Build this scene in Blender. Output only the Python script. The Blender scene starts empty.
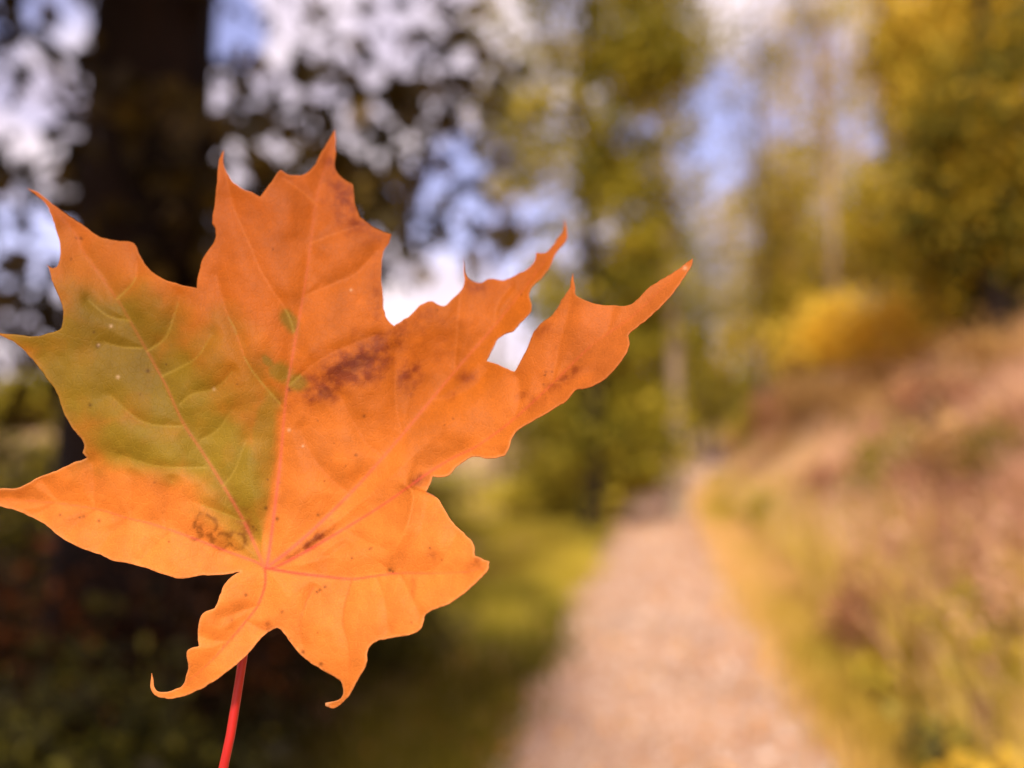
import bpy, math, random
import numpy as np
from mathutils import Vector, Matrix
from mathutils.geometry import delaunay_2d_cdt

random.seed(7)
RNG = np.random.default_rng(11)
scene = bpy.context.scene
COL = scene.collection
R = math.radians

# ------------------------------------------------------------------ camera
EYE = 1.5
FPX = 806.0
PITCH = math.atan(46.0 / FPX)
cam_d = bpy.data.cameras.new('camera')
cam = bpy.data.objects.new('camera', cam_d)
COL.objects.link(cam)
cam.location = (0, 0, EYE)
cam.rotation_euler = (R(90) + PITCH, 0, 0)
cam_d.sensor_width = 36
cam_d.lens = FPX / 1024 * 36
cam_d.clip_start = 0.01
cam_d.clip_end = 2000
cam_d.dof.use_dof = True
cam_d.dof.focus_distance = 0.207
cam_d.dof.aperture_fstop = 4.3
scene.camera = cam
CAMROT = np.array(cam.rotation_euler.to_matrix())


def unproject(u, v, D):
    """leaf outline, traced at arm's length -> real metres"""
    u = np.asarray(u, float); v = np.asarray(v, float); D = np.asarray(D, float)
    p = np.stack([(u - 512) / FPX * D, -(v - 384) / FPX * D, -D], -1)
    return p @ CAMROT.T + np.array([0, 0, EYE])


def spot(px, d):
    """lateral position of something seen at column px, d metres ahead"""
    return (px - 512) / FPX * d


def high(py, d):
    return EYE + (430 - py) / FPX * d


# ------------------------------------------------------------------ helpers
def tag(o, label=None, cat=None, group=None, kind=None):
    if label: o['label'] = label
    if cat: o['category'] = cat
    if group: o['group'] = group
    if kind: o['kind'] = kind
    return o


def empty(name, loc):
    o = bpy.data.objects.new(name, None)
    COL.objects.link(o)
    o.location = loc
    o.empty_display_size = 0.1
    return o


def link_mesh(name, me, mat, parent=None):
    o = bpy.data.objects.new(name, me)
    COL.objects.link(o)
    if mat: me.materials.append(mat)
    if parent is not None:
        o.parent = parent
        o.location = (0, 0, 0)
    return o


def np_mesh(name, V, F, tint=None, smooth=False):
    """V (n,3), F (m,k) with k = 3 or 4"""
    V = np.asarray(V, np.float32); F = np.asarray(F, np.int32)
    me = bpy.data.meshes.new(name)
    n, (m, k) = len(V), F.shape
    me.vertices.add(n)
    me.vertices.foreach_set('co', V.ravel())
    me.loops.add(m * k)
    me.loops.foreach_set('vertex_index', F.ravel())
    me.polygons.add(m)
    me.polygons.foreach_set('loop_start', np.arange(0, m * k, k, dtype=np.int32))
    if smooth:
        me.polygons.foreach_set('use_smooth', np.ones(m, bool))
    me.update(calc_edges=True)
    me.validate()
    if tint is not None:
        a = me.attributes.new('tint', 'FLOAT', 'POINT')
        a.data.foreach_set('value', np.asarray(tint, np.float32))
    return me


def vnoise(x, y, seed=0):
    xi = np.floor(x).astype(np.int64); yi = np.floor(y).astype(np.int64)
    fx = x - xi; fy = y - yi
    fx = fx * fx * (3 - 2 * fx); fy = fy * fy * (3 - 2 * fy)

    def h(a, b):
        n = (a * 374761393 + b * 668265263 + seed * 1442695041) & 0xffffffff
        n = ((n ^ (n >> 13)) * 1274126177) & 0xffffffff
        return ((n ^ (n >> 16)) & 0xffff) / 65535.0
    return (h(xi, yi) * (1 - fx) + h(xi + 1, yi) * fx) * (1 - fy) + (h(xi, yi + 1) * (1 - fx) + h(xi + 1, yi + 1) * fx) * fy


def fbm(x, y, seed=0, o=4):
    s = 0; a = 0.5; t = 0
    for i in range(o):
        s = s + a * vnoise(x * 2 ** i, y * 2 ** i, seed + i * 17); t += a; a *= 0.5
    return s / t


def sstep(a, b, x):
    t = np.clip((x - a) / (b - a), 0, 1)
    return t * t * (3 - 2 * t)


def srgb(r, g, b):
    def f(c):
        c = c / 255
        return c / 12.92 if c <= 0.04045 else ((c + 0.055) / 1.055) ** 2.4
    return (f(r), f(g), f(b))


# ------------------------------------------------------------------ materials
def new_mat(name):
    m = bpy.data.materials.new(name)
    m.use_nodes = True
    nt = m.node_tree
    nt.nodes.clear()
    return m, nt, nt.nodes, nt.links


def foliage_mat(name, cols, transl=0.35, rough=0.6):
    m, nt, N, L = new_mat(name)
    out = N.new('ShaderNodeOutputMaterial')
    at = N.new('ShaderNodeAttribute'); at.attribute_name = 'tint'
    rp = N.new('ShaderNodeValToRGB')
    rp.color_ramp.elements[0].color = (*cols[0], 1)
    rp.color_ramp.elements[1].color = (*cols[-1], 1)
    for i, c in enumerate(cols[1:-1]):
        e = rp.color_ramp.elements.new((i + 1) / (len(cols) - 1)); e.color = (*c, 1)
    L.new(at.outputs['Fac'], rp.inputs[0])
    p = N.new('ShaderNodeBsdfPrincipled')
    p.inputs['Roughness'].default_value = rough
    p.inputs['Specular IOR Level'].default_value = 0.25
    L.new(rp.outputs[0], p.inputs['Base Color'])
    t = N.new('ShaderNodeBsdfTranslucent')
    L.new(rp.outputs[0], t.inputs['Color'])
    mx = N.new('ShaderNodeMixShader'); mx.inputs[0].default_value = transl
    L.new(p.outputs[0], mx.inputs[1]); L.new(t.outputs[0], mx.inputs[2])
    L.new(mx.outputs[0], out.inputs[0])
    return m


def noise_mat(name, c1, c2, scale=6, rough=0.85, bump=0.4, c3=None, scale2=0.7, stretch=None, bdist=0.02):
    m, nt, N, L = new_mat(name)
    out = N.new('ShaderNodeOutputMaterial')
    tc = N.new('ShaderNodeTexCoord')
    src = tc.outputs['Object']
    if stretch:
        mp = N.new('ShaderNodeMapping'); mp.inputs['Scale'].default_value = stretch
        L.new(src, mp.inputs[0]); src = mp.outputs[0]
    n = N.new('ShaderNodeTexNoise'); n.inputs['Scale'].default_value = scale; n.inputs['Detail'].default_value = 6
    L.new(src, n.inputs['Vector'])
    rp = N.new('ShaderNodeValToRGB')
    rp.color_ramp.elements[0].position = 0.33; rp.color_ramp.elements[1].position = 0.67
    rp.color_ramp.elements[0].color = (*c1, 1); rp.color_ramp.elements[1].color = (*c2, 1)
    L.new(n.outputs[0], rp.inputs[0])
    colr = rp.outputs[0]
    if c3:
        n2 = N.new('ShaderNodeTexNoise'); n2.inputs['Scale'].default_value = scale2; n2.inputs['Detail'].default_value = 4
        L.new(src, n2.inputs['Vector'])
        r2 = N.new('ShaderNodeValToRGB'); r2.color_ramp.elements[0].position = 0.45; r2.color_ramp.elements[1].position = 0.62
        L.new(n2.outputs[0], r2.inputs[0])
        mx = N.new('ShaderNodeMix'); mx.data_type = 'RGBA'
        L.new(r2.outputs[0], mx.inputs[0]); L.new(colr, mx.inputs[6]); mx.inputs[7].default_value = (*c3, 1)
        colr = mx.outputs[2]
    p = N.new('ShaderNodeBsdfPrincipled'); p.inputs['Roughness'].default_value = rough
    p.inputs['Specular IOR Level'].default_value = 0.2
    L.new(colr, p.inputs['Base Color'])
    b = N.new('ShaderNodeBump'); b.inputs['Strength'].default_value = bump; b.inputs['Distance'].default_value = bdist
    L.new(n.outputs[0], b.inputs['Height']); L.new(b.outputs[0], p.inputs['Normal'])
    L.new(p.outputs[0], out.inputs[0])
    return m


M = {}
M['bark_dark'] = noise_mat('bark_dark', (0.005, 0.0018, 0.0006), (0.014, 0.006, 0.002), 9, bump=0.8, stretch=(1, 1, 0.2))  # near trunk's shade is partly put into this near-black colour
M['bark_mid'] = noise_mat('bark_mid', (0.06, 0.04, 0.022), (0.14, 0.09, 0.05), 9, bump=0.6, stretch=(1, 1, 0.2))
M['bark_pale'] = noise_mat('bark_pale', (0.24, 0.17, 0.11), (0.42, 0.31, 0.21), 7, bump=0.5, stretch=(1, 1, 0.25))
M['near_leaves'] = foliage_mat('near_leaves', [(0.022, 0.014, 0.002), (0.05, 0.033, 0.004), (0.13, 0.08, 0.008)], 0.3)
M['olive'] = foliage_mat('olive_leaves', [(0.10, 0.092, 0.009), (0.30, 0.25, 0.016), (0.66, 0.50, 0.04)], 0.5)
M['dark_green'] = foliage_mat('dark_green_leaves', [(0.06, 0.058, 0.007), (0.21, 0.18, 0.012), (0.75, 0.46, 0.022)], 0.4)
M['yellow'] = foliage_mat('yellow_leaves', [(0.62, 0.38, 0.03), (0.95, 0.64, 0.055), (0.96, 0.72, 0.11)], 0.5)
M['amber'] = foliage_mat('amber_leaves', [(0.27, 0.23, 0.02), (0.66, 0.50, 0.05), (0.92, 0.66, 0.09)], 0.5)
M['tan'] = foliage_mat('tan_leaves', [(0.34, 0.20, 0.05), (0.58, 0.34, 0.11), (0.75, 0.47, 0.2)], 0.4)
M['fresh'] = foliage_mat('fresh_leaves', [(0.20, 0.17, 0.012), (0.42, 0.33, 0.022), (0.66, 0.48, 0.05)], 0.4)
M['shade_green'] = foliage_mat('shade_green_leaves', [(0.018, 0.013, 0.001), (0.055, 0.052, 0.005), (0.22, 0.19, 0.016)], 0.25)  # undergrowth green, darkened in its colour for the shade under the near tree
M['brown'] = foliage_mat('brown_leaves', [(0.024, 0.010, 0.0015), (0.065, 0.026, 0.004), (0.30, 0.085, 0.009)], 0.2)  # undergrowth brown, its shade likewise put into the colour
M['bracken'] = foliage_mat('bracken_fronds', [(0.20, 0.075, 0.035), (0.42, 0.18, 0.085), (0.66, 0.34, 0.17)], 0.35)
M['bank'] = foliage_mat('bank_growth', [(0.40, 0.19, 0.10), (0.74, 0.43, 0.26), (0.92, 0.64, 0.42), (0.68, 0.50, 0.10)], 0.5)
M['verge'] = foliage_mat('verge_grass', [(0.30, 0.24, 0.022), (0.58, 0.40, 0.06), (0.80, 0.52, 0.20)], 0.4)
M['verge_l'] = foliage_mat('verge_grass_left', [(0.07, 0.055, 0.006), (0.24, 0.20, 0.016), (0.56, 0.44, 0.05)], 0.4)  # left verge; the ramp carries its near shade and far sunlight
M['ground'] = noise_mat('ground_soil', (0.28, 0.16, 0.08), (0.50, 0.32, 0.17), 3, c3=(0.34, 0.28, 0.05), scale2=0.5, bump=0.6)
M['path'] = noise_mat('path_gravel', (0.38, 0.225, 0.135), (0.57, 0.365, 0.235), 1.3, c3=(0.42, 0.28, 0.19), scale2=.9, bump=0.5, bdist=0.03)
M['stone'] = foliage_mat('loose_gravel', [(0.42, 0.22, 0.14), (0.65, 0.44, 0.33), (0.8, 0.66, 0.56)], 0.0, 0.9)
M['litter'] = foliage_mat('leaf_litter', [(0.30, 0.11, 0.03), (0.6, 0.26, 0.06), (0.8, 0.45, 0.1)], 0.2)

# ------------------------------------------------------------------ terrain
PD = np.array([-40, 0, 3.57, 5.76, 8.05, 10.95, 17.25, 24.1, 30, 42, 60, 120.])
PX = np.array([-6, .08, .70, 1.1, 1.46, 1.98, 3.2, 5.4, 8.0, 12.4, 20, 50.])
PZ = np.array([0, 0, 0, 0, 0, 0, 0, .1, .5, 1.1, 1.9, 3.])


def smooth_interp(y, xs):
    s = 0; k = [-1.5, -.75, 0, .75, 1.5]; w = [1, 2, 3, 2, 1]
    for a, b in zip(k, w):
        s = s + b * np.interp(y + a * np.clip(np.abs(y) / 12, 0.25, 1.6), PD, xs)
    return s / 9


def pathx(y): return smooth_interp(y, PX)
def pathz(y): return smooth_interp(y, PZ)


def ground_z(x, y):
    x = np.asarray(x, float); y = np.asarray(y, float)
    e = x - pathx(y)
    z = pathz(y)
    r = np.clip(e - 1.05, 0, None)
    z = z + 5.0 * (1 - np.exp(-(r * 1.02 / 5.0) ** 1.18)) * (0.35 + 0.65 * sstep(0, 6, y))
    l = np.clip(-e - 1.2, 0, None)
    z = z - 0.5 * (1 - np.exp(-l / 6))
    off = sstep(0.9, 2.2, np.abs(e))
    z = z + off * (fbm(x * 0.5 + 40, y * 0.5 + 40, 3) - 0.5) * 0.5
    return z


xs = np.sinh(np.linspace(-5.2, 5.2, 190)) * 1.7 * 2
ys = np.concatenate([np.arange(-30, 0, 2.0), np.arange(0, 34, 0.34), 34 + 1.4 * (np.sinh(np.linspace(0, 5.6, 60)) * 1.7)])
GX, GY = np.meshgrid(xs, ys)
V = np.stack([GX.ravel(), GY.ravel(), ground_z(GX, GY).ravel()], -1)
nx, ny = len(xs), len(ys)
I = np.arange(nx * ny).reshape(ny, nx)
F = np.stack([I[:-1, :-1], I[:-1, 1:], I[1:, 1:], I[1:, :-1]], -1).reshape(-1, 4)
g = link_mesh('ground', np_mesh('ground', V, F, smooth=True), M['ground'])
tag(g, kind='structure')

# path ribbon
py_ = np.arange(-6, 46, 0.16)
nw = 23
PV = []
for j, yy in enumerate(py_):
    cx = float(pathx(np.array(yy))); s = float(pathx(np.array(yy + .2)) - pathx(np.array(yy - .2))) / .4
    nrm = np.array([1, -s]) / math.hypot(1, s)
    hw = 0.80 + 0.10 * (vnoise(np.array(yy * 0.9), np.array(3.3), 5) - 0.5) * 2
    for i in range(nw):
        t = (i / (nw - 1) * 2 - 1)
        ww = t * (hw + 0.07 * (vnoise(np.array(yy * 3), np.array(t + 9), 8) - .5))
        x = cx + nrm[0] * ww; y = yy + nrm[1] * ww
        PV.append((x, y, 0))
PV = np.array(PV)
tt = np.tile(np.linspace(-1, 1, nw), len(py_))
PV[:, 2] = ground_z(PV[:, 0], PV[:, 1]) + 0.012 + 0.03 * (1 - np.abs(tt) ** 6) + \
    0.018 * (fbm(PV[:, 0] * 3, PV[:, 1] * 3, 21) - .5) * (1 - np.abs(tt) ** 4)
I = np.arange(len(py_) * nw).reshape(len(py_), nw)
F = np.stack([I[:-1, :-1], I[:-1, 1:], I[1:, 1:], I[1:, :-1]], -1).reshape(-1, 4)
tag(link_mesh('path', np_mesh('path', PV, F, smooth=True), M['path']), kind='structure')


# ------------------------------------------------------------------ plant builders
def leaf_mesh(name, P, size, tint, flat=0.0, aspect=0.6):
    """many small folded leaves: P (n,3) positions"""
    n = len(P)
    d = RNG.normal(size=(n, 3)); d[:, 2] -= 0.35; d /= np.linalg.norm(d, axis=1)[:, None]
    up = RNG.normal(size=(n, 3)); up[:, 2] += flat
    s = np.cross(d, up); s /= np.linalg.norm(s, axis=1)[:, None] + 1e-9
    nn = np.cross(s, d)
    sz = (size * RNG.uniform(0.6, 1.35, n))[:, None]
    a = P - d * sz * 0.5
    b = P + s * sz * aspect * 0.5 + nn * sz * 0.12 - d * sz * 0.05
    c = P + d * sz * 0.5
    e = P - s * sz * aspect * 0.5 + nn * sz * 0.12 - d * sz * 0.05
    V = np.stack([a, b, c, e], 1).reshape(-1, 3)
    F = np.arange(4 * n).reshape(n, 4)
    return np_mesh(name, V, F, np.repeat(tint, 4))


def tube(V, F, pts, rad, seg=10, rough=0.0, seed=0):
    pts = [Vector(p) for p in pts]
    base = len(V)
    ref = Vector((0.3, 1, 0.1)).normalized()
    for i, p in enumerate(pts):
        t = (pts[min(i + 1, len(pts) - 1)] - pts[max(i - 1, 0)]).normalized()
        a = t.cross(ref)
        if a.length < 1e-3: a = t.cross(Vector((1, 0, 0)))
        a.normalize(); b = t.cross(a)
        for k in range(seg):
            th = 2 * math.pi * k / seg
            rr = rad[i] * (1 + rough * (math.sin(k * 2.1 + seed + i * .3) * .5 + math.sin(k * 5.3 + i * .9 + seed) * .4))
            V.append(tuple(p + (a * math.cos(th) + b * math.sin(th)) * rr))
    for i in range(len(pts) - 1):
        for k in range(seg):
            k2 = (k + 1) % seg
            F.append((base + i * seg + k, base + i * seg + k2, base + (i + 1) * seg + k2, base + (i + 1) * seg + k))
    # end caps as fans of quads (degenerate-free)
    for end in (0, len(pts) - 1):
        c = len(V); V.append(tuple(pts[end] + (pts[end] - pts[1 if end == 0 else end - 1]).normalized() * rad[end] * .3))
        for k in range(0, seg, 2):
            F.append((base + end * seg + k, base + end * seg + (k + 1) % seg, base + end * seg + (k + 2) % seg, c))


def path_pts(p0, p1, n=8, bend=0.1, seed=0, sag=0.0):
    rr = random.Random(seed)
    p0 = Vector(p0); p1 = Vector(p1); L_ = (p1 - p0).length
    o1 = Vector([rr.uniform(-1, 1) for _ in range(3)]) * bend * L_
    o2 = Vector([rr.uniform(-1, 1) for _ in range(3)]) * bend * L_ * .5
    out = []
    for i in range(n + 1):
        t = i / n
        out.append(p0.lerp(p1, t) + o1 * math.sin(math.pi * t) + o2 * math.sin(2 * math.pi * t) + Vector((0, 0, sag * L_ * math.sin(math.pi * t))))
    return out


def clumps(blobs, per, spread, n_clump):
    """blobs: (cx,cy,cz,rx,ry,rz,weight) -> leaf positions, clump tint"""
    w = np.array([b[6] for b in blobs], float); w /= w.sum()
    idx = RNG.choice(len(blobs), n_clump, p=w)
    B = np.array([b[:6] for b in blobs], float)[idx]
    d = RNG.normal(size=(n_clump, 3)); d /= np.linalg.norm(d, axis=1)[:, None]
    r = RNG.uniform(0, 1, n_clump) ** 0.45
    C = B[:, :3] + d * r[:, None] * B[:, 3:]
    ct = RNG.uniform(0, 1, n_clump)
    k = np.maximum(2, RNG.poisson(per, n_clump))
    rep = np.repeat(np.arange(n_clump), k)
    sp = spread * RNG.uniform(.6, 1.4, n_clump)[rep][:, None]
    P = C[rep] + RNG.normal(size=(len(rep), 3)) * sp * np.array([1, 1, .7])
    tint = np.clip(ct[rep] * 0.75 + RNG.uniform(-.2, .35, len(rep)), 0, 1)
    return P, tint, C


def tree(x, y, h, r, label, cat='tree', mat='olive', bark='bark_mid', blobs=None, n_clump=260, per=22, spread=.28,
         leaf=.12, limbs=9, lean=(0, 0), group=None, name='tree', crown_low=0.3, trunk_h=0.92, tint_shift=0):
    z0 = float(ground_z(x, y)) - 0.08
    root = tag(empty(name, (x, y, z0)), label, cat, group)
    V, F = [], []
    top = (lean[0], lean[1], h * trunk_h)
    tp = path_pts((0, 0, 0), top, 14, 0.012, int(x * 91 + y * 7))
    tr = [r * (1.25 if i == 0 else 1.05 if i == 1 else 1) * (1 - 0.82 * i / 14) for i in range(15)]
    tube(V, F, tp, tr, 14, 0.06, x)
    if blobs is None:
        blobs = [(0, 0, h * .62, h * .22, h * .22, h * .36, 1)]
    P, T, C = clumps(blobs, per, spread, n_clump)
    rr = random.Random(int(x * 13 + y))
    targets = rr.sample(range(len(C)), min(limbs, len(C)))
    for q, ti in enumerate(targets):
        c = Vector(C[ti])
        f = max(.15, min(.93, (c.z / h) * .8))
        st = tp[min(13, int(f * 14))]
        rad = max(.012, r * (1 - .82 * f) * .45)
        n = 7
        tube(V, F, path_pts(st, c, n, .08, q, .04), [rad * (1 - .85 * i / n) for i in range(n + 1)], 6)
    link_mesh('trunk', np_mesh('trunk', V, F, smooth=True), M[bark], root)
    T = np.clip(T + tint_shift, 0, 1)
    link_mesh('crown', leaf_mesh('crown', P, leaf, T), M[mat], root)
    return root


def bush(x, y, w, h, label, mat='olive', n_clump=90, per=24, leaf=.07, cat='bush', group=None, d=None, name='bush', stems=7, spread=.12, bark='bark_mid'):
    z0 = float(ground_z(x, y)) - 0.04
    root = tag(empty(name, (x, y, z0)), label, cat, group)
    d = d or w
    rr = random.Random(int(x * 57 + y * 3))
    blobs = []
    for i in range(6):
        a = rr.uniform(0, 6.28); q = rr.uniform(.1, .55)
        hh = h * rr.uniform(.28, .62)
        blobs.append((math.cos(a) * q * w * .5, math.sin(a) * q * d * .5, hh, w * .28, d * .28, min(hh * .95, h * .36), 1))
    blobs.append((0, 0, h * .3, w * .45, d * .45, h * .28, 1.4))
    P, T, C = clumps(blobs, per, spread, n_clump)
    P[:, 2] = np.abs(P[:, 2] - .02) + .02
    V, F = [], []
    for q in range(stems):
        c = C[rr.randrange(len(C))]
        tube(V, F, path_pts((rr.uniform(-.1, .1), rr.uniform(-.1, .1), 0), c, 6, .08, q), [.018 * (1 - .8 * i / 6) for i in range(7)], 6)
    link_mesh('stem', np_mesh('stem', V, F, smooth=True), M[bark], root)
    link_mesh('foliage', leaf_mesh('foliage', P, leaf, T), M[mat], root)
    return root


# ------------------------------------------------------------------ the near dark tree on the left
def near_tree():
    x, y = spot(145, 4.0), 4.0
    z0 = float(ground_z(x, y)) - .1
    root = tag(empty('tree', (x, y, z0)), 'near-black thick trunk rising behind the maple leaf, dark crown of small leaves', 'tree')
    V, F = [], []
    n = 22
    pts = path_pts((-.05, 0, 0), (.10, .2, 8.5), n, .006, 4)
    tube(V, F, pts, [.345 * (1 + .4 * math.exp(-i * .9)) * (1 - .35 * i / n) for i in range(n + 1)], 28, .05, 1)
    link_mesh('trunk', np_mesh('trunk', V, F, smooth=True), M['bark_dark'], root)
    # branches: start height, end point (root-relative)
    ends = [(2.2, (1.55, .3, 2.75)), (2.9, (1.7, .9, 3.7)), (2.6, (-1.6, .5, 3.0)), (3.2, (-1.9, -.6, 3.9)), (1.9, (-1.5, .8, 2.4)),
            (3.4, (1.2, -.9, 4.6)), (3.8, (2.4, 1.2, 5.2)), (4.2, (-2.6, 1.2, 5.6)), (4.6, (.4, -2.4, 6.0)), (4.4, (-1.8, -1.8, 6.2)),
            (5, (.6, 2.3, 6.6)), (5.6, (-.6, -.9, 7.9)), (2.0, (.55, -.55, 2.9)), (2.6, (1.1, .7, 3.1))]
    cl = []
    for q, (hz, e) in enumerate(ends):
        V, F = [], []
        p0 = (.10 * hz / 8.5 - .05, .2 * hz / 8.5, hz)
        pp = path_pts(p0, e, 9, .07, q + 3, .05)
        tube(V, F, pp, [max(.006, (.055 if q > 4 else .035) * (1 - .85 * i / 9)) for i in range(10)], 7)
        for k in range(3, 10):
            for s in range(2):
                tw = pp[k] + Vector((random.uniform(-.5, .5), random.uniform(-.5, .5), random.uniform(-.45, .25)))
                tube(V, F, path_pts(pp[k], tw, 4, .1, q * 31 + k * 3 + s, -.03), [.008, .007, .006, .004, .003], 5)
                cl.append(tw)
                cl.append(pp[k].lerp(tw, .55))
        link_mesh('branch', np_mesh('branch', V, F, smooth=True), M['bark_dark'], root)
    cl = np.array([tuple(c) for c in cl])
    k = RNG.poisson(15, len(cl)) * (RNG.uniform(0, 1, len(cl)) < .64)
    rep = np.repeat(np.arange(len(cl)), k)
    P = cl[rep] + RNG.normal(size=(len(rep), 3)) * np.array([.16, .16, .14])
    # denser upper crown, plus unseen clumps added to shade trunk and undergrowth
    P2, T2, _ = clumps([(-.4, -.2, 6.4, 3.0, 3.0, 1.7, 1), (-1.6, 0, 5.0, 2.0, 2.2, 1.0, .6), (-.5, -1.6, 4.9, 1.4, 1.2, .8, .8), (-.6, -3.2, 4.5, 1.3, 1.2, .6, .9), (-1.3, -4.8, 4.5, 1.1, 1.2, .6, .8), (-2.4, -3.4, 4.6, 1.6, 1.8, .7, 1.0), (.75, -4.9, 4.5, .85, 1.0, .45, .6)], 24, .28, 1020)
    P = np.vstack([P, P2]); T = np.concatenate([RNG.uniform(0, 1, len(rep)), T2])
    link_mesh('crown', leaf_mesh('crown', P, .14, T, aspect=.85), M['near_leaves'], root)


near_tree()

# ------------------------------------------------------------------ trees down the path
def at(px, d): return spot(px, d), d

x, y = at(592, 12)
tree(x, y, 10, .15, 'olive-green tree with dark trunk just left of the path', mat='olive', bark='bark_dark',
     blobs=[(0, 0, 8.0, 1.9, 1.3, 1.2, 1), (.1, 0, 6.0, 1.7, 1.2, 1.3, .8), (.9, .2, 7.2, .8, .8, .6, .4), (.5, .1, 4.6, 1.2, .9, .9, .7),
            (.2, .3, 3.2, 1.1, .9, .9, .9), (.1, .2, 1.5, 1.5, .9, 1.1, 1.1)], n_clump=460, per=24, spread=.17, leaf=.15, limbs=16)
x, y = at(676, 14)
tree(x, y, 11, .15, 'pale straight trunk standing right of the dark-trunked olive tree', mat='olive', bark='bark_pale',
     blobs=[(-.5, 0, 8.4, 1.3, 1.5, 1.2, 1), (-1.0, .6, 6.4, .7, .6, .7, .3), (-.2, .7, 3.6, .9, .5, 1.0, .4)], n_clump=300, per=24, spread=.24, leaf=.15, limbs=6)
x, y = at(832, 20)
tree(x, y, 14, .12, 'tall thin tree with sparse crown against the blue sky', mat='fresh', bark='bark_pale',
     blobs=[(0, 0, 11.5, 1.3, 1.3, 2.6, 1), (0, 0, 7.2, 1.0, .9, 1.8, .5)], n_clump=150, per=14, spread=.25, leaf=.15, limbs=26)
x, y = at(765, 24)
tree(x, y, 9.5, .12, 'slender amber tree between the pale trunk and the tall thin tree', mat='amber', bark='bark_pale',
     blobs=[(0, 0, 6.8, .9, 1.0, 2.0, .6), (.3, 0, 4.2, 1.6, 1.0, 1.8, 1)], n_clump=210, per=18, spread=.3, leaf=.19, limbs=14)
x, y = at(790, 27)
tree(x, y, 9, .12, 'small olive tree at the bend of the path', mat='olive', bark='bark_mid',
     blobs=[(0, 0, 6.0, .8, 1.0, 2.4, .5), (.3, 0, 4.0, 1.4, 1.0, 1.7, 1)], n_clump=300, per=20, spread=.3, leaf=.20, limbs=10)
x, y = at(812, 30)
tree(x, y, 12, .14, 'pale golden airy tree behind the slender amber tree', mat='amber', bark='bark_pale',
     blobs=[(0, 0, 8.6, 1.6, 1.2, 2.4, .5), (.4, 0, 5.4, 2.4, 1.2, 2.4, 1.2)], n_clump=300, per=18, spread=.34, leaf=.22, limbs=16)
x, y = at(895, 20)
tree(x, y, 12, .15, 'olive-gold tree on the bank behind the yellow shrub', mat='amber', bark='bark_mid',
     blobs=[(.1, 0, 3.6, 1.4, 1.2, 1.9, 1.2), (1.3, 0, 7.2, 1.7, 1.4, 2.4, 1.3)], n_clump=640, per=22, spread=.3, leaf=.18, limbs=12, tint_shift=-.12)
x, y = at(1000, 9.5)
tree(x, y, 7.5, .15, 'dense dark green and yellow tree on top of the right bank', mat='dark_green', bark='bark_dark',
     blobs=[(-.1, .2, 2.2, 1.05, .8, .75, 1.1), (.1, 0, 3.2, 1.2, 1.2, 1.2, 1), (1.0, 0, 5.2, 1.2, 1.2, 1.4, .7), (1.1, .3, 1.6, .9, .8, .7, .35), (.35, .7, 1.4, 1.1, .5, .6, .5)], n_clump=760, per=28, spread=.17, leaf=.11, limbs=10, trunk_h=.85)
x, y = at(975, 12.5)
tree(x, y, 10, .17, 'golden-yellow crown showing above the dark green tree', mat='amber', bark='bark_mid',
     blobs=[(-.1, 0, 5.6, 1.5, 1.5, 1.9, 1.2), (.5, 0, 3.0, 1.5, 1.0, 1.4, .7), (.5, 0, 7.8, 1.4, 1.4, 1.3, .5)], n_clump=720, per=26, spread=.22, leaf=.14, limbs=10, tint_shift=.12)
x, y = at(500, 26)
tree(x, y, 13, .13, 'thin olive tree half hidden behind the torn edge of the leaf', mat='olive', bark='bark_mid',
     blobs=[(.5, 0, 11.4, 1.3, 1.0, 2.4, 1), (1.3, 0, 6.5, .7, .8, 1.6, .25)], n_clump=220, per=18, spread=.3, leaf=.2, limbs=14)
x, y = at(640, 20)
tree(x, y, 9, .15, 'broad dark olive tree filling the gap beside the path', mat='olive', bark='bark_dark',
     blobs=[(.5, 0, 6.3, .7, 1.0, .8, .25), (-.5, 0, 5.4, .8, 1.0, .6, .3), (-.3, 0, 3.4, 1.7, 1.2, 1.4, 1), (-.9, 0, 1.6, 1.8, 1.0, 1.3, 1)], n_clump=620, per=22, spread=.26, leaf=.18, limbs=10, tint_shift=-.15)

for px, d, h, mt, bk, ncl, lb in [
        (762, 23, 14, 'olive', 'bark_mid', 210, 'tall airy olive tree rising right of the pale trunk'),
        (690, 34, 13, 'olive', 'bark_mid', 420, 'tall olive tree at the far bend of the path, beyond the pale trunk'),
        (728, 42, 14, 'amber', 'bark_mid', 520, 'golden-olive tree farthest along the path, filling the lower sky gap'),
        (708, 29, 9, 'olive', 'bark_mid', 240, 'short airy olive tree beside the far end of the path'),
        (778, 31, 17, 'fresh', 'bark_pale', 230, 'tall airy yellow-green tree in the middle of the blue sky gap'),
        (796, 26, 15, 'amber', 'bark_pale', 200, 'tall airy golden tree just left of the tall thin tree'),
        (862, 25, 15, 'fresh', 'bark_pale', 190, 'tall airy yellow-green tree just right of the tall thin tree')]:
    x, y = at(px, d)
    tree(x, y, h, .11, lb, mat=mt, bark=bk, blobs=[(0, 0, h * .82, 1.5, 1.2, h * .15, .8), (.2, 0, h * .55, 1.7, 1.2, h * .18, 1), (-.2, 0, h * .33, 1.4, 1.1, h * .12, .8)],
         n_clump=int(ncl * .85), per=10, spread=.24, leaf=.17, limbs=18, group='tall airy trees in the sky gap')

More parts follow.
